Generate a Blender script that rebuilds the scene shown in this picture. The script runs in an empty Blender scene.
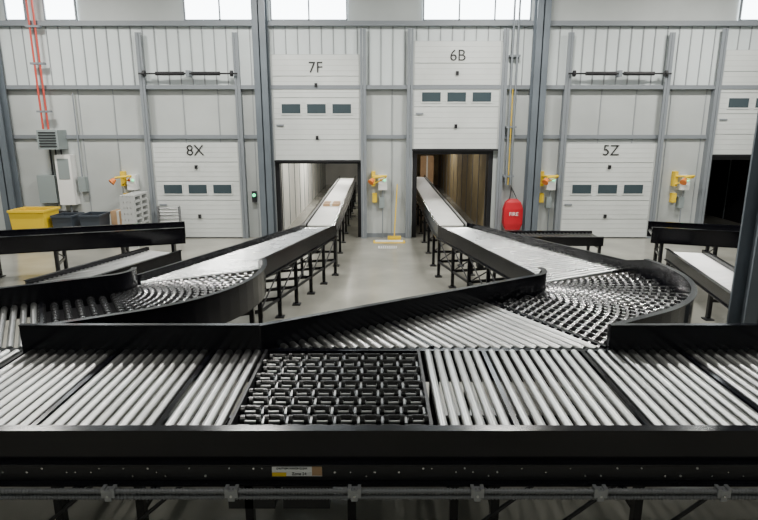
import bpy, math, random
from mathutils import Vector
random.seed(4)
S=bpy.context.scene
# ---------------- materials ----------------
def mat(name,col,rough=.5,metal=0.,noise=None,emis=None,es=0.,spec=.5,rv=.1):
    m=bpy.data.materials.new(name); m.use_nodes=True
    nt=m.node_tree; b=nt.nodes['Principled BSDF']
    b.inputs['Base Color'].default_value=(*col,1); b.inputs['Roughness'].default_value=rough
    b.inputs['Metallic'].default_value=metal; b.inputs['Specular IOR Level'].default_value=spec
    if emis: b.inputs['Emission Color'].default_value=(*emis,1); b.inputs['Emission Strength'].default_value=es
    if noise:
        sc,amt=noise
        tc=nt.nodes.new('ShaderNodeTexCoord'); n=nt.nodes.new('ShaderNodeTexNoise')
        n.inputs['Scale'].default_value=sc; n.inputs['Detail'].default_value=6
        nt.links.new(tc.outputs['Object'],n.inputs['Vector'])
        r=nt.nodes.new('ShaderNodeValToRGB')
        r.color_ramp.elements[0].position=.3; r.color_ramp.elements[1].position=.7
        r.color_ramp.elements[0].color=(*[c*(1-amt) for c in col],1)
        r.color_ramp.elements[1].color=(*[min(1,c*(1+amt)) for c in col],1)
        nt.links.new(n.outputs['Fac'],r.inputs['Fac']); nt.links.new(r.outputs['Color'],b.inputs['Base Color'])
        mr=nt.nodes.new('ShaderNodeMapRange'); mr.inputs['To Min'].default_value=max(0,rough-rv*.8); mr.inputs['To Max'].default_value=min(1,rough+rv)
        nt.links.new(n.outputs['Fac'],mr.inputs['Value']); nt.links.new(mr.outputs['Result'],b.inputs['Roughness'])
    return m
M=dict(
 steel=mat('galvanised_steel',(.60,.61,.61),.27,1.,noise=(1.6,.07),rv=.03),
 steelm=mat('brushed_roller_steel',(.44,.445,.44),.31,1.,noise=(1.6,.08),rv=.03),
 steel2=mat('worn_galvanised_steel',(.34,.345,.34),.36,1.,noise=(1.6,.08),rv=.03),
 clamp=mat('zinc_clamp',(.30,.31,.32),.4,.6),
 black=mat('black_powder_coat',(.004,.004,.006),.17,0,noise=(2,.3),spec=.38,rv=.04),
 dark=mat('dark_frame',(.008,.008,.010),.5),
 wheel=mat('skate_wheel_zinc',(.36,.36,.37),.24,1.),
 bwheel=mat('black_rubber_wheel',(.005,.005,.005),.25),
 wall=mat('white_wall_panel',(.45,.475,.465),.5,noise=(.6,.11)),
 wallup=mat('white_wall_liner',(.62,.67,.67),.4,noise=(.5,.08)),
 girt=mat('grey_trim',(.20,.22,.24),.5),
 col=mat('grey_column_paint',(.11,.13,.15),.45,noise=(1.5,.12)),
 seam=mat('panel_seam',(.29,.31,.32),.6),
 door=mat('door_white_paint',(.62,.645,.625),.4,noise=(1.2,.07)),
 groove=mat('door_groove',(.44,.46,.45),.5),
 glass=mat('dark_door_glass',(.05,.07,.08),.1),
 floor=mat('polished_concrete',(.275,.270,.235),.18,noise=(.9,.2),rv=.08),
 ceil=mat('ceiling_paint',(.45,.46,.46),.7),
 win=mat('daylight_panel',(.9,.95,1),.4,emis=(.88,.96,1),es=10),
 txt=mat('black_ink',(.02,.02,.02),.5),
 yel=mat('safety_yellow',(.80,.55,.02),.45),
 red=mat('red_vinyl',(.50,.008,.02),.45),
 redp=mat('red_pipe',(.5,.06,.04),.5),
 orange=mat('orange_plastic',(.75,.2,.03),.5),
 white=mat('white_plastic',(.8,.8,.78),.4),
 card=mat('cardboard',(.42,.27,.15),.8,noise=(6,.1)),
 gbin=mat('grey_bin',(.04,.05,.065),.5),
 box=mat('grey_enclosure',(.25,.29,.29),.5),
 conduit=mat('grey_conduit',(.13,.135,.14),.4),
 trail=mat('trailer_liner',(.66,.65,.60),.5,noise=(2,.08)),
 wood=mat('trailer_plywood',(.33,.26,.14),.6,noise=(3,.2)),
 belt=mat('light_grey_belt',(.60,.60,.57),.4,noise=(2,.08)),
 pal=mat('grey_pallet_plastic',(.42,.43,.42),.6),
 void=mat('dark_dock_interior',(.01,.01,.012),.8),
 green=mat('green_signal',(.02,.5,.2),.4,emis=(.05,1,.4),es=3),
 lampm=mat('lamp_diffuser',(.9,.9,.9),.4,emis=(1,.98,.94),es=6),
)
class MB:
    def __init__(s): s.v=[];s.f=[];s.m=[];s.s=[];s.names=[]
    def mi(s,n):
        if n not in s.names: s.names.append(n)
        return s.names.index(n)
    def face(s,idx,n,sm=False): s.f.append(idx);s.m.append(s.mi(n));s.s.append(sm)
    def hexa(s,b,t,n):
        k=len(s.v); s.v+=b+t
        for q in ((3,2,1,0),(4,5,6,7),(0,1,5,4),(1,2,6,5),(2,3,7,6),(3,0,4,7)): s.face([k+i for i in q],n)
    def box(s,x0,x1,y0,y1,z0,z1,n):
        s.hexa([(x0,y0,z0),(x1,y0,z0),(x1,y1,z0),(x0,y1,z0)],[(x0,y0,z1),(x1,y0,z1),(x1,y1,z1),(x0,y1,z1)],n)
    def bar(s,p,q,w,z0,z1,n):
        d=Vector((q[0]-p[0],q[1]-p[1])); d.normalize(); nx,ny=-d.y*w/2,d.x*w/2
        a=[(p[0]-nx,p[1]-ny),(q[0]-nx,q[1]-ny),(q[0]+nx,q[1]+ny),(p[0]+nx,p[1]+ny)]
        s.hexa([(x,y,z0) for x,y in a],[(x,y,z1) for x,y in a],n)
    def cyl(s,p,q,r,n,seg=12,caps=True,r2=None):
        p=Vector(p);q=Vector(q);d=(q-p).normalized(); r2=r if r2 is None else r2
        u=d.orthogonal().normalized(); w=d.cross(u)
        k=len(s.v)
        for c,rr in((p,r),(q,r2)):
            for i in range(seg):
                a=2*math.pi*i/seg; s.v.append(tuple(c+(u*math.cos(a)+w*math.sin(a))*rr))
        for i in range(seg):
            j=(i+1)%seg; s.face([k+i,k+j,k+seg+j,k+seg+i],n,True)
        if caps:
            k2=len(s.v); s.v+=s.v[k:k+2*seg]
            s.face([k2+i for i in range(seg)][::-1],n); s.face([k2+seg+i for i in range(seg)],n)
    def strip(s,pts,o0,o1,z0,z1,n):
        P=[Vector(p) for p in pts]; N=[]
        for i in range(len(P)):
            a=(P[i]-P[i-1]).normalized() if i>0 else None
            b=(P[i+1]-P[i]).normalized() if i<len(P)-1 else None
            if a is None:a=b
            if b is None:b=a
            t=(a+b).normalized(); nn=Vector((-t.y,t.x)); N.append(nn/max(.4,nn.dot(Vector((-a.y,a.x)))))
        if not isinstance(z0,list): z0=[z0]*len(P)
        if not isinstance(z1,list): z1=[z1]*len(P)
        k=len(s.v)
        for p,nn,a,b in zip(P,N,z0,z1):
            i0=p+nn*o0;i1=p+nn*o1
            s.v+=[(i0.x,i0.y,a),(i1.x,i1.y,a),(i1.x,i1.y,b),(i0.x,i0.y,b)]
        for i in range(len(P)-1):
            c=k+4*i
            for e in range(4):
                f=(e+1)%4; s.face([c+e,c+4+e,c+4+f,c+f],n)
        s.face([k,k+1,k+2,k+3],n); c=k+4*(len(P)-1); s.face([c+3,c+2,c+1,c],n)
    def obj(s,name,parent=None,bevel=0):
        me=bpy.data.meshes.new(name); me.from_pydata([tuple(v) for v in s.v],[],s.f)
        for n in s.names: me.materials.append(M[n])
        me.polygons.foreach_set('material_index',s.m); me.polygons.foreach_set('use_smooth',s.s)
        me.update()
        import bmesh
        bm=bmesh.new();bm.from_mesh(me);bmesh.ops.recalc_face_normals(bm,faces=bm.faces);bm.to_mesh(me);bm.free()
        o=bpy.data.objects.new(name,me); S.collection.objects.link(o)
        if parent:o.parent=parent
        return o
def text(body,name,loc,size,parent,m='txt',rot=(math.pi/2,0,0)):
    c=bpy.data.curves.new(name,'FONT');c.body=body;c.size=size;c.align_x='CENTER';c.align_y='CENTER';c.extrude=.002
    c.materials.append(M[m]); o=bpy.data.objects.new(name,c);S.collection.objects.link(o);o.location=loc;o.rotation_euler=rot;o.parent=parent
    return o
lerp=lambda a,b,t:(a[0]+(b[0]-a[0])*t,a[1]+(b[1]-a[1])*t)
WY=15.8; H=7.6
# ---------------- room ----------------
b=MB(); b.box(-14,14,-3,32,-.2,0,'floor'); b.obj('floor')
b=MB(); b.box(-14,14,-3,16.1,H,H+.2,'ceil'); b.obj('ceiling')
b=MB()
for y in (1,5,9,13): b.box(-14,14,y-.12,y+.12,H-.45,H-.001,'col')
b.obj('trim_2')
b=MB(); b.box(-14.2,-14,-3,16.1,0,H,'wall'); b.obj('wall_left')
b=MB(); b.box(14,14.2,-3,16.1,0,H,'wall'); b.obj('wall_right')
b=MB(); b.box(-14,14,-3.2,-3,0,H,'wall'); b.obj('wall_front')
b=MB(); ops=[(-2.85,-.47,2.3),(.92,3.12,2.55),(9.0,11.6,2.4)]
x=-14
for a,c,h in ops:
    b.box(x,a,WY,WY+.25,0,H,'wall'); b.box(a,c,WY,WY+.25,h,H,'wall'); x=c
b.box(x,14,WY,WY+.25,0,H,'wall')
b.box(-14,14,WY-.04,WY,4.1,5.6,'wallup')
def blocked(x):
    return any(a-.05<x<c+.05 for a,c,h in ops)
x=-13.9
while x<14:
    b.box(x-.012,x+.012,WY-.065,WY-.04,4.1,5.6,'seam'); x+=.31
x=-13.6
while x<14:
    if not blocked(x): b.box(x-.012,x+.012,WY-.02,WY,0,4.05,'seam')
    else: b.box(x-.012,x+.012,WY-.02,WY,2.6,4.05,'seam')
    x+=.93
b.obj('wall_back')
b=MB()
b.box(-14,14,WY-.16,WY-.065,4.0,4.10,'girt'); b.box(-14,14,WY-.2,WY-.06,5.56,5.68,'girt')
for a,c in ((-14,-2.9),(-.4,.85),(3.2,8.9),(11.7,14)): b.box(a,c,WY-.07,WY,2.72,2.82,'girt')
b.obj('trim_1')
k=1
for a,c in ((-9.6,-9.1),(-8.6,-7.8),(-5.0,-3.2),(-2.78,-.83),(1.15,3.9),(9.3,10.9)):
    b=MB(); b.box(a,c,WY-.05,WY-.01,5.7,6.9,'win')
    n=max(1,round((c-a)/.95))
    for i in range(n+1):
        xx=a+(c-a)*i/n; b.box(xx-.02,xx+.02,WY-.09,WY-.03,5.7,6.9,'girt')
    b.box(a,c,WY-.09,WY-.03,5.68,5.73,'girt'); b.box(a,c,WY-.09,WY-.03,6.87,6.92,'girt')
    b.obj('window_%d'%k); k+=1
def column(x,y,w=.34,h=H-.002):
    b=MB(); t=.03
    b.box(x-w/2,x+w/2,y-w/2,y-w/2+t,0,h,'col'); b.box(x-w/2,x+w/2,y+w/2-t,y+w/2,0,h,'col'); b.box(x-t/2,x+t/2,y-w/2,y+w/2,0,h,'col')
    b.box(x-w*.7,x+w*.7,y-w*.62,y+w*.6,0,.03,'col')
    for sx in(-1,1):
        for sy in(-1,1): b.cyl((x+sx*w*.6,y+sy*w*.4,.03),(x+sx*w*.6,y+sy*w*.4,.08),.02,'steel',8)
    b.obj('steel_column')
for x in (-9.95,-3.02,4.12,11.9): column(x,WY-.40)
column(4.62,6.75)
# ---------------- dock doors ----------------
def dock(i,x0,x1,zb,zt,label,topz):
    b=MB(); n=5; h=(zt-zb)/n; y1=WY-.09;y0=y1-.05; cx=(x0+x1)/2;w=x1-x0
    for j in range(n):
        b.box(x0,x1,y0,y1,zb+j*h+.008,zb+(j+1)*h-.008,'door')
        for q in range(1,4): b.box(x0+.02,x1-.02,y0-.003,y0,zb+j*h+h*q/4-.004,zb+j*h+h*q/4+.004,'groove')
    b.box(x0+.01,x1-.01,y0+.02,y1-.01,zb,zt,'seam')
    wz=zb+1.35
    for q in(-1,0,1):
        c=cx+q*w*.285; ww=w*.105
        b.box(c-ww-.03,c+ww+.03,y0-.02,y0,wz-.16,wz+.16,'door'); b.box(c-ww,c+ww,y0-.026,y0-.01,wz-.12,wz+.12,'glass')
    b.box(x0,x1,y0-.01,y1,zb-.05 if zb>.5 else zb-.015,zb,'dark')
    for zz in (.55,1.9): b.box(cx-.035,cx+.035,y0-.05,y0,zb+zz,zb+zz+.1,'dark')
    b.box(x0+.1,x0+.3,y0-.03,y0,zb+.9,zb+.94,'girt')
    b.box(x0,x0+.05,y0-.012,y0,zb,zt,'groove');b.box(x1-.05,x1,y0-.012,y0,zb,zt,'groove')
    for s,xx in((-1,x0),(1,x1)):
        b.box(xx+s*.02-.03,xx+s*.02+.03,WY-.19,WY-.165,0,topz,'girt'); b.box(xx+s*.10-.04,xx+s*.10+.04,WY-.19,WY-.0,0,3.99,'girt')
        b.box(xx+s*.10-.04,xx+s*.10+.04,WY-.19,WY-.162,3.99,topz,'girt')
    o=b.obj('door_%d'%i)
    text(label,'door_label',(cx,y0-.012,zb+2.38),.40,o)
    if zb<.5:
        b=MB(); z=4.38;b.cyl((x0-.1,WY-.28,z),(x1+.1,WY-.28,z),.022,'dark',10)
        b.cyl((x0+.35,WY-.28,z),(cx-.1,WY-.28,z),.05,'dark',12);b.cyl((cx+.1,WY-.28,z),(x1-.35,WY-.28,z),.05,'dark',12)
        b.box(cx-.04,cx+.04,WY-.33,WY-.066,z-.08,z+.08,'girt')
        for xx in(x0+.05,x1-.05): b.cyl((xx-.03,WY-.28,z),(xx+.03,WY-.28,z),.08,'dark',16)
        b.obj('torsion_spring_shaft',o)
dock(1,-6.15,-3.78,.02,2.62,'8X',5.4)
dock(2,-2.84,-.48,2.15,4.87,'7F',5.5)
dock(3,.88,3.22,2.45,5.2,'6B',5.5)
dock(4,5.02,7.5,.02,2.6,'5Z',5.4)
dock(5,8.98,11.5,2.3,4.98,'4A',5.5)
for a,c,h in ops:
    b=MB(); b.box(a,a+.12,WY+.0,WY+.3,0,h,'dark'); b.box(c-.12,c,WY+.0,WY+.3,0,h,'dark'); b.box(a+.12,c-.12,WY+.0,WY+.3,h-.25,h,'dark'); b.obj('dock_seal')
def trailer(a,c,h,wall,L=14):
    b=MB(); y0=WY+.3;y1=y0+L
    b.box(a-.05,a,y0,y1,0,h,wall); b.box(c,c+.05,y0,y1,0,h,wall); b.box(a,c,y1,y1+.05,0,h,wall); b.box(a,c,y0,y1,h,h+.05,wall)
    y=y0+.5
    while y<y1:
        b.box(a,a+.015,y,y+.04,0,h,'girt'); b.box(c-.015,c,y,y+.04,0,h,'girt'); y+=1.2
    b.obj('trailer_interior')
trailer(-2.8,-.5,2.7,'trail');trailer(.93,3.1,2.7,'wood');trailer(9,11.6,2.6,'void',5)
def lamp(name,loc,size,power,col=(1,.97,.92)):
    l=bpy.data.lights.new(name,'AREA');l.shape='RECTANGLE';l.size=size[0];l.size_y=size[1];l.energy=power;l.color=col
    o=bpy.data.objects.new(name,l);S.collection.objects.link(o);o.location=loc;return o
for (x,y,p) in ((-1.6,17.2,55),(-1.6,21.5,150),(2.1,18.5,16),(2.1,24,48)):  # unseen fill lights with bodies, added to brighten the trailer interiors
    bb=MB(); bb.box(x-.3,x+.3,y-.08,y+.08,2.62,2.69,'white'); par=bb.obj('trailer_fill_body')
    lo=lamp('trailer_fill_light',(x,y,2.6),(.6,.16),p); lo.parent=par
for x in(-8.5,-3,3,8.5):
    for y in(2.5,7.5,12.5):
        b=MB(); b.box(x-.6,x+.6,y-.25,y+.25,6.95,7.03,'white'); b.box(x-.56,x+.56,y-.21,y+.21,6.94,6.95,'lampm')
        for s in(-.5,.5): b.cyl((x+s,y,7.03),(x+s,y,H-.01),.008,'girt',6)
        par=b.obj('high_bay_lamp'); lo=lamp('high_bay_light',(x,y,6.92),(1.1,.4),{2.5:75,7.5:220,12.5:380}[y],(1,.975,.915));lo.parent=par
# ---------------- conveyor helpers ----------------
ZT=1.0
def leg_pair(b,p,q,zt,brace=True):
    for c in(p,q):
        b.box(c[0]-.03,c[0]+.03,c[1]-.03,c[1]+.03,.03,zt-.16,'black'); b.box(c[0]-.07,c[0]+.07,c[1]-.07,c[1]+.07,0,.02,'dark'); b.cyl((c[0],c[1],.01),(c[0],c[1],.1),.018,'steel',8)
    b.bar(p,q,.04,zt-.24,zt-.18,'black'); b.bar(p,q,.035,.3,.35,'black')
    if brace: b.cyl((p[0],p[1],.33),(q[0],q[1],zt-.2),.014,'dark',6)
def rollers(b,L0,R0,L1,R1,z,pitch=.1,r=.034,n='steel',z1=None):
    z1=z if z1 is None else z1
    ln=((Vector(L1)-Vector(L0)).length+(Vector(R1)-Vector(R0)).length)/2
    k=max(2,int(ln/pitch))
    for i in range(k):
        t=(i+.5)/k; p=lerp(L0,L1,t);q=lerp(R0,R1,t);zz=z+(z1-z)*t-r
        b.cyl((p[0],p[1],zz),(q[0],q[1],zz),r,n,12)
def rails(b,L,R,z,gh=.12,depth=.17,t=.035):
    b.strip(L,0,t,z-depth,z+gh,'black'); b.strip(R,-t,0,z-depth,z+gh,'black')
    b.strip(L,-.0,t+.03,z+gh,z+gh+.012,'black'); b.strip(R,-t-.03,0,z+gh,z+gh+.012,'black')
    b.strip(L,t,t+.03,z-depth,z-depth+.012,'black'); b.strip(R,-t-.03,-t,z-depth,z-depth+.012,'black')
def conveyor(name,L,R,z,pitch=.1,r=.03,gh=.1,legs=1.3,n='steelm'):
    b=MB(); rails(b,L,R,z,gh)
    for i in range(len(L)-1):
        rollers(b,L[i],R[i],L[i+1],R[i+1],z,pitch,r,n)
        ln=(Vector(L[i+1])-Vector(L[i])).length; k=max(1,round(ln/legs))
        for j in range(k+(1 if i==len(L)-2 else 0)):
            t=min(max(j/k,.03),.97); leg_pair(b,lerp(L[i],L[i+1],t),lerp(R[i],R[i+1],t),z)
    return b.obj(name)
def spur(dx,Lend,Rend,xt,ylen):
    b=MB(); G=.21
    d=Vector((.862,.507)); p=Vector((.507,-.862))
    A=Vector((-1.14+dx,5.17)); B=Vector((1.36+dx,6.64))
    Y1=5.20
    ln=(B-A).length; s=.12
    while s<ln:
        q=A+d*s; l=(q.y-Y1)/.862
        e=q+p*l
        if l>.08: b.cyl((q.x,q.y,ZT-.034),(e.x,e.y,ZT-.034),.034,random.choice(('steelm','steelm','steel2')),12)
        s+=.1
    RB=B+p*((B.y-Y1)/.862)
    b.bar((A.x+.1,5.18),(RB.x,5.18),.03,.83,.985,'black')
    b.bar((B.x,B.y),(RB.x,RB.y),.03,.86,1.0,'black')
    mid=A+d*ln*.5; me=mid+p*((mid.y-Y1)/.862); b.bar(mid,me,.03,.86,1.003,'black')
    e1=.80; L2=B+d*e1; R2=RB+d*e1; r0=.35
    C=L2+Vector((-.507,.862))*r0; ro=(R2-C).length
    Ls=[B,B+d*.4]; Rs=[RB,RB+d*.4]
    N=18
    for i in range(N+1):
        a=math.radians(-59.5+ (27+59.5)*i/N)
        Ls.append(C+Vector((math.cos(a),math.sin(a)))*r0); Rs.append(C+Vector((math.cos(a),math.sin(a)))*ro)
    rows=[]
    def fld(i0,i1,k):
        for j in range(k):
            t=j/k; rows.append((lerp(Ls[i0],Ls[i1],t),lerp(Rs[i0],Rs[i1],t)))
    fld(0,1,3);fld(1,2,3)
    for i in range(2,len(Ls)-1): fld(i,i+1,1)
    for ri,(l,r) in enumerate(rows):
        l=Vector(l);r=Vector(r);u=(r-l).normalized();tot=(r-l).length
        b.cyl((l.x,l.y,ZT-.045),(r.x,r.y,ZT-.045),.009,'steel',6)
        s=.05+(.055 if ri%2 else 0)
        while s<tot-.04:
            c=l+u*s
            b.cyl((c.x,c.y,ZT-.045),(c.x+u.x*.034,c.y+u.y*.034,ZT-.045),.045,'wheel',14)
            s+=.11
    for i in range(len(Ls)-1):
        k=len(b.v); b.v+=[(*Ls[i],.86),(*Rs[i],.86),(*Rs[i+1],.86),(*Ls[i+1],.86)]; b.face([k,k+1,k+2,k+3],'dark')
    Ln=Vector(Lend);Rn=Vector(Rend); L3=Ls[-1];R3=Rs[-1]
    rollers(b,L3,R3,Ln,Rn,ZT,.1,.032)
    Lt=[(xt[0],Lend[1]+.35),(xt[0],ylen)];Rt=[(xt[1],Rend[1]+.15),(xt[1],ylen)]
    rollers(b,Ln,Rn,Lt[0],Rt[0],ZT,.1,.032)
    b.box(xt[0]+.02,xt[1]-.02,Rt[0][1]+.35,ylen-.05,ZT-.07,ZT,'belt')
    b.cyl((xt[0]+.02,Rt[0][1]+.35,ZT-.035),(xt[1]-.02,Rt[0][1]+.35,ZT-.035),.035,'belt',12); b.cyl((xt[0]+.02,ylen-.05,ZT-.035),(xt[1]-.02,ylen-.05,ZT-.035),.035,'belt',12)
    Lp=[A]+Ls+[Ln]+Lt; Rp=Rs+[Rn]+Rt
    m=len(Ls)
    b.strip(Lp,0,.035,.82,[ZT+G]*(m-2)+[ZT+.17,ZT+.13,ZT+.1]+[ZT+.09]*(len(Lp)-m-1),'black')
    b.strip(Lp[:m],-.005,.06,ZT+G,ZT+G+.012,'black')
    b.strip(Rp,-.035,0,.82,[ZT+G]*(m-2)+[ZT+.17,ZT+.13]+[ZT+.09]*(len(Rp)-m),'black')
    b.strip(Rp[:m-2],-.06,.005,ZT+G,ZT+G+.012,'black')
    b.strip(Lp[m-1:],.035,.07,.82,.835,'black');b.strip(Rp[m-2:],-.07,-.035,.82,.835,'black')
    for (l,r) in ((A+d*1.4,me),(B,RB),(Ls[5],Rs[5]),(Ls[12],Rs[12])): leg_pair(b,l,r,ZT)
    prev=None
    for t in(0,.2,.4,.6,.8,1):
        l,r=lerp(L3,Ln,t),lerp(R3,Rn,t); leg_pair(b,l,r,ZT)
        if prev:
            for a_,c_ in((prev[0],l),(prev[1],r)):
                b.cyl((*a_,.33),(*c_,.78),.013,'dark',6); b.bar(a_,c_,.03,.3,.34,'dark')
        prev=(l,r)
    y=Lt[0][1]+.6
    while y<ylen: leg_pair(b,(xt[0],y),(xt[1],y),ZT); y+=1.3
    for tt in(.3,.62):
        c=lerp(lerp(L3,Ln,tt),lerp(R3,Rn,tt),.5)
        b.cyl((c[0]-.2,c[1],.66),(c[0]+.2,c[1],.66),.1,'dark',16); b.box(c[0]-.3,c[0]-.2,c[1]-.12,c[1]+.12,.54,.82,'dark')
    return b.obj('spur_conveyor')
spur(0,(1.24,11.5),(1.95,11.65),(1.22,1.84),23.5)
spur(-5.48,(-1.6,11.5),(-.92,11.65),(-1.56,-.96),23)
# ---------------- main conveyor ----------------
b=MB(); Y0,Y1=3.62,5.12; X0,X1=-8,7.5
T0,T1=-1.09,.39
def sec(a,c):
    n=round((c-a)/.0985)
    for i in range(n):
        x=a+(i+.5)*(c-a)/n; b.cyl((x,Y0,ZT-.036),(x,Y1,ZT-.036),.0355,random.choice(('steelm','steelm','steel2')),16)
divs=[-8,-6.1,-5.2,-4.3,-3.4,-2.5,-1.6,T0]
for a,c in zip(divs[:-1],divs[1:]): sec(a+.03,c-.03); b.box(a-.02,a+.02,Y0,Y1,.86,.985,'black')
divs=[T1,1.0,1.95,2.9,3.85,4.8,5.75,6.7,7.5]
for a,c in zip(divs[:-1],divs[1:]): sec(a+.03,c-.03); b.box(c-.02,c+.02,Y0,Y1,.86,.985,'black')
b.box(X0,X1,Y0-.05,Y0,.8,1.035,'black'); b.box(X0,X1,Y0-.075,Y0+.0,1.035,1.047,'black')
b.box(X0,X1,Y0-.10,Y0-.0,.785,.80,'black'); b.box(X0,X1,Y0-.07,Y0-.03,.66,.785,'dark'); b.box(X0,X1,Y0-.12,Y0,.645,.66,'black')
x=X0+.05
while x<X1:
    zz=.725+random.choice((0,.03,-.03)); b.cyl((x,Y0-.077,zz),(x,Y0-.07,zz),random.choice((.006,.008,.005)),'steel',8); x+=random.choice((.06,.11,.17))
b.box(X0,X1,Y1,Y1+.035,.66,.985,'black')
for a,c in((X0,-6.7),(-3.42,-1.14),(2.2,X1)):
    b.box(a,c,Y1+.0,Y1+.035,.985,1.235,'black'); b.box(a,c,Y1-.01,Y1+.045,1.235,1.247,'black')
for x in(-6.9,-5.2,-3.4,-2.35,-1.75,-.95,-.2,.55,.85,1.9,3.6,5.3,7):
    leg_pair(b,(x,Y0+.05),(x,Y1-.05),.84)
b.box(X0,X1,Y0+.25,Y0+.3,.38,.44,'black'); b.box(X0,X1,Y1-.3,Y1-.25,.36,.44,'black')
for x in (-2.6,-1.95,.6,1.2,2.0): b.cyl((x,Y0+.03,.1),(x+.6,Y0+.03,.62),.016,'dark',8)
for x in(-1.1,-.7): b.box(x,x+.34,Y0+.02,Y0+.3,.36,.56,'dark'); b.cyl((x+.08,Y0+.02,.5),(x+.08,Y0-.0,.5),.02,'clamp',10); b.box(x+.2,x+.3,Y0+.01,Y0+.02,.46,.5,'clamp')
main=b.obj('main_roller_conveyor')
# wheel transfer unit
b=MB(); b.box(T0,T0+.025,Y0,Y1,.86,1.0,'dark'); b.box(T1-.025,T1,Y0,Y1,.86,1.0,'dark'); b.box(T0,T1,Y0,Y1,.80,.83,'dark')
rowsn=10; cols=8; py=(Y1-Y0-.04)/rowsn; px=(T1-T0-.06)/cols
for i in range(rowsn):
    y=Y0+.02+(i+.5)*py
    b.box(T0,T1,y+.062,y+.070,.88,.955,'dark')
    for j in range(cols):
        x=T0+.03+(j+.5)*px + (.02 if i%2 else -.012)
        b.box(x-.045,x+.045,y-.045,y+.045,.85,.935,'bwheel')
        for s in(-1,1):
            b.cyl((x+s*.058-.015,y-.012,.955),(x+s*.058+.015,y-.012,.955),.045,'bwheel',20)
            b.cyl((x+s*.058-.018,y-.012,.955),(x+s*.058+.018,y-.012,.955),.016,'steel',8)
        b.cyl((x-.045,y+.026,.958),(x+.045,y+.026,.958),.027,'bwheel',14)
        b.cyl((x-.04,y-.038,.96),(x+.04,y-.038,.96),.012,'steel2',8)
        b.box(x+px/2-.008,x+px/2+.008,y-.05,y+.05,.9,.955,'steel2' if (i+j)%2 else 'clamp')
o=b.obj('transfer_wheels',main)
b=MB()
for zz in(.627,.583):
    x=X0
    b.cyl((X0,Y0-.15,zz),(X1,Y0-.15,zz),.015,'conduit',10)
    while x<X1:
        if -3.4<x<3.4: b.cyl((x,Y0-.15,zz),(x+.012,Y0-.15,zz),.020,'conduit',10)
        x+=.024
x=-1.87-.85*5
while x<6:
    b.box(x-.022,x+.022,Y0-.178,Y0-.12,.565,.645,'clamp'); b.box(x-.045,x-.022,Y0-.175,Y0-.12,.59,.66,'clamp'); b.box(x+.022,x+.045,Y0-.175,Y0-.12,.59,.66,'clamp'); b.cyl((x,Y0-.185,.605),(x,Y0-.17,.605),.009,'steel',8)
    x+=.85
b.obj('cable_conduit',main)
b=MB(); yy=Y0-.073; b.box(-.75,-.40,yy-.004,yy,.695,.775,'white'); b.box(-.75,-.65,yy-.006,yy-.003,.695,.725,'yel'); b.box(-.47,-.40,yy-.006,yy-.003,.70,.77,'card')
o=b.obj('warning_label',main); text('CAUTION HANDS CLEAR','label_text',(-.61,yy-.008,.757),.019,o); text('Zone 24','label_text_2',(-.56,yy-.008,.715),.03,o)
# ---------------- low conveyors ----------------
def lowline(p,q,w):
    p=Vector(p);q=Vector(q);d=(q-p).normalized();n=Vector((-d.y,d.x))*w/2
    return [tuple(p+n),tuple(q+n)],[tuple(p-n),tuple(q-n)]
L,R=lowline((-12.5,9.6),(-4.25,12.3),.75); conveyor('takeaway_conveyor',L,R,.8,gh=.16,r=.03)
L,R=lowline((-4.3,11.15),(-5.25,8.6),.75); conveyor('gravity_conveyor',L,R,.62,gh=.05,r=.025,pitch=.09)
L,R=lowline((5.95,12.35),(13,9.9),.75); conveyor('takeaway_conveyor',L,R,.8,gh=.16,r=.03)
L,R=lowline((7.0,9.75),(13,7.6),.75); conveyor('takeaway_conveyor',L,R,.8,gh=.16,r=.03)
L,R=lowline((6.1,11.1),(5.45,7.6),.62); conveyor('gravity_conveyor',L,R,.62,gh=.05,r=.025,pitch=.09)
L,R=lowline((2.95,13.2),(5.15,13.2),.7); conveyor('gravity_conveyor',L,R,.55,gh=.03,r=.025,pitch=.09,legs=.9)
# ---------------- wall equipment ----------------
def dock_station(x):
    b=MB(); y=WY-.07
    b.box(x-.12,x+.12,y-.14,WY,1.35,1.75,'white'); b.cyl((x-.05,y-.16,1.62),(x-.05,y-.14,1.62),.03,'red',10); b.cyl((x+.05,y-.16,1.62),(x+.05,y-.14,1.62),.03,'green',10)
    b.box(x-.09,x+.05,y-.1,WY,.85,1.15,'box')
    b.cyl((x,y-.07,0.0),(x,y-.07,1.35),.015,'girt',8)
    b.box(x-.3,x-.2,y-.1,WY,1.45,1.85,'yel'); b.cyl((x-.26,y-.1,1.72),(x+.1,y-.35,1.75),.028,'yel',8); b.cyl((x+.1,y-.35,1.75),(x-.25,y-.55,1.72),.028,'yel',8)
    b.cyl((x-.26,y-.1,1.5),(x+.1,y-.35,1.72),.015,'yel',8)
    b.cyl((x-.25,y-.55,1.68),(x-.32,y-.62,1.60),.05,'orange',12,r2=.09)
    b.box(x-.28,x-.16,y-.06,WY,1.0,1.25,'yel')
    b.obj('dock_control_station')
for x in(-6.75,.1,4.7,8.35): dock_station(x)
b=MB(); y=WY-.02
b.box(-9.0,-8.45,y-.45,WY,2.45,2.95,'box')
for i in range(6): b.box(-8.95,-8.5,y-.47,y-.45,2.52+i*.07,2.55+i*.07,'dark')
for xx in(-8.6,-8.75,-8.9): b.cyl((xx,y-.1,1.7),(xx,y-.1,2.45),.022,'dark',8)
b.box(-9.3,-8.82,y-.2,WY,1.0,1.75,'box'); b.box(-8.72,-8.3,y-.25,WY,.95,2.3,'white'); b.box(-8.66,-8.36,y-.26,y-.25,1.65,2.2,'box')
b.box(-8.22,-8.02,y-.15,WY,1.3,1.7,'box');b.cyl((-8.12,y-.08,1.7),(-8.12,y-.08,3.9),.02,'girt',8)
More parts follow.
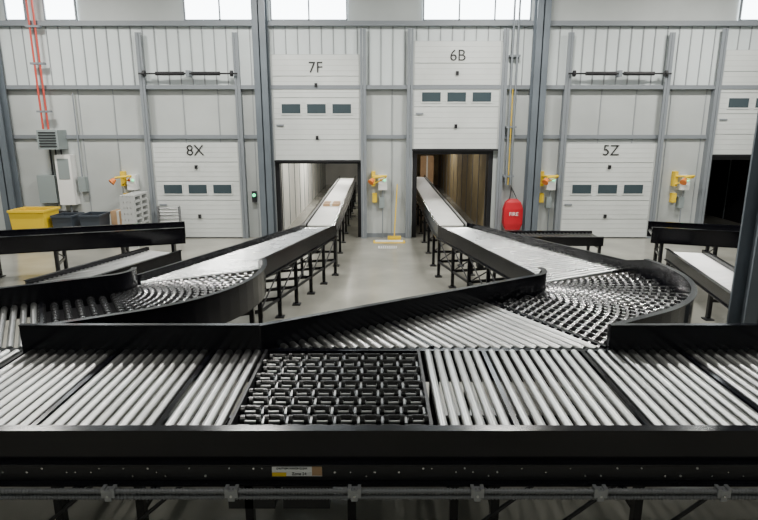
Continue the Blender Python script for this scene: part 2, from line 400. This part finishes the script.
b.cyl((-8.5,y-.12,0),(-8.5,y-.12,.95),.03,'girt',8); b.box(-9.2,-8.4,y-.12,WY,.55,.75,'dark')
b.obj('electrical_panel')
b=MB()
for dx in(0,.14): b.cyl((-8.9+dx,WY-.3,2.97),(-8.9+dx,WY-.3,H-.01),.026,'redp',10)
for z in(3.4,4.6,5.5): b.box(-9.0,-8.65,WY-.34,WY-.2,z,z+.05,'girt')
b.obj('sprinkler_pipe')
def tub(name,x,y,w,d,h,m,wheels=False):
    b=MB(); t=.86; z=.1 if wheels else 0
    bt=[(x-w/2*t,y-d/2*t,z),(x+w/2*t,y-d/2*t,z),(x+w/2*t,y+d/2*t,z),(x-w/2*t,y+d/2*t,z)]
    tp=[(x-w/2,y-d/2,h),(x+w/2,y-d/2,h),(x+w/2,y+d/2,h),(x-w/2,y+d/2,h)]
    k=len(b.v); b.v+=bt+tp
    for q in((0,1,5,4),(1,2,6,5),(2,3,7,6),(3,0,4,7),(0,3,2,1)): b.face([k+i for i in q],m)
    P=[(x-w/2,y-d/2),(x+w/2,y-d/2),(x+w/2,y+d/2),(x-w/2,y+d/2),(x-w/2,y-d/2)]
    b.strip(P,-.03,.01,h-.04,h+.01,m)
    if wheels:
        for sx in(-1,1):
            for sy in(-1,1): b.cyl((x+sx*w*.34-.02,y+sy*d*.34,.05),(x+sx*w*.34+.02,y+sy*d*.34,.05),.05,'dark',12)
    b.obj(name)
tub('yellow_tilt_cart',-8.78,14.4,.88,.7,1.0,'yel',True)
tub('grey_tote_bin',-8.0,14.5,.5,.6,.85,'gbin');tub('grey_tote_bin',-7.35,14.6,.5,.6,.85,'gbin')
def carton(x,y,w,d,h,z=0,par=None):
    b=MB(); b.box(x-w/2,x+w/2,y-d/2,y+d/2,z,z+h,'card'); b.box(x-.03,x+.03,y-d/2-.002,y+d/2+.002,z+.002,z+h+.002,'trail'); b.box(x-w/2,x+w/2,y-.003,y+.003,z+h,z+h+.004,'dark'); b.obj('cardboard_box')
carton(-6.85,15.0,.42,.4,.5); carton(-6.85,15.0,.38,.36,.38,.505)
for q in((2.2,26.6,.6,.5,1.7,0),(1.5,28.2,.7,.5,1.9,0)): carton(*q)
carton(-1.26,15.2,.42,.6,.06,1.001)
b=MB(); x0,x1,y0,y1=-6.55,-6.2,14.35,15.3
for j in range(9):
    z=j*.15
    for yy in (y0,(y0+y1)/2-.05,y1-.1): b.box(x0,x1,yy,yy+.1,z,z+.1,'pal')
    n=4
    for i in range(n): b.box(x0+i*(x1-x0)/n+.008,x0+(i+1)*(x1-x0)/n-.008,y0,y1,z+.1,z+.15,'pal')
b.obj('pallet_stack')
b=MB()
for xx in(-5.95,-5.38): b.box(xx-.02,xx+.02,15.2,15.3,0,.95,'conduit')
for i in range(10): b.cyl((-5.93,15.25,.08+i*.09),(-5.40,15.25,.08+i*.09),.025,'steel2',10)
b.obj('roller_rack_section')
b=MB(); x=3.66;y=WY-.3
k=[(.19,.28),(.25,.45),(.25,.85),(.2,1.03),(.11,1.12)]
for (w0,z0),(w1,z1) in zip(k[:-1],k[1:]):
    d0,d1=w0*.5,w1*.5
    b.hexa([(x-w0,y-d0,z0),(x+w0,y-d0,z0),(x+w0,y+d0,z0),(x-w0,y+d0,z0)],[(x-w1,y-d1,z1),(x+w1,y-d1,z1),(x+w1,y+d1,z1),(x-w1,y+d1,z1)],'red')
for s in(-1,1): b.cyl((x+s*.1,y,1.11),(x,WY-.02,1.4),.012,'dark',6)
o=b.obj('red_fire_bag'); text('FIRE','bag_text',(x,y-.15,.72),.14,o,'white')
b=MB()
for xx in(3.45,3.58): b.cyl((xx,WY-.23,1.5),(xx,WY-.23,6.4),.028,'girt',8)
b.cyl((3.51,WY-.23,1.5),(3.51,WY-.23,4.0),.013,'yel',6)
for z in(1.7,3,4.8): b.box(3.38,3.66,WY-.25,WY,z,z+.05,'girt')
b.obj('wall_conduit')
b=MB(); b.cyl((.42,WY-.45,.12),(.5,WY-.12,1.5),.016,'yel',8); b.box(.24,.6,WY-.5,WY-.43,.0,.12,'yel')
for i in range(12): b.cyl((.26+i*.029,WY-.465,.0),(.26+i*.029,WY-.465,.05),.012,'dark',6)
b.obj('push_broom')
b=MB(); b.box(-.15,.7,14.95,15.25,0,.02,'yel'); b.box(-.1,.65,15.0,15.2,.02,.04,'white'); b.obj('yellow_floor_tray')
b=MB(); b.box(-.02,.46,14.3,14.55,0,.012,'white')
for i in range(8): b.box(.02+i*.055,.045+i*.055,14.33,14.52,.012,.014,'dark')
b.obj('floor_drain_grate')
b=MB(); b.box(-.36,.76,WY-.03,WY,0,.12,'girt'); b.obj('baseboard_back')
b=MB(); b.box(-3.5,-3.38,WY-.12,WY,1.0,1.3,'dark'); b.cyl((-3.44,WY-.14,1.2),(-3.44,WY-.12,1.2),.045,'green',12); b.obj('dock_signal_light')
# ---------------- world, camera ----------------
w=bpy.data.worlds.new('world');S.world=w;w.use_nodes=True
w.node_tree.nodes['Background'].inputs[0].default_value=(.85,.93,1,1);w.node_tree.nodes['Background'].inputs[1].default_value=.5
cd=bpy.data.cameras.new('camera');cd.lens=27.07;cd.sensor_width=36;cd.clip_end=200
co=bpy.data.objects.new('camera',cd);S.collection.objects.link(co);co.location=(0,0,3.1);co.rotation_euler=(math.radians(90-13.4),0,0);S.camera=co
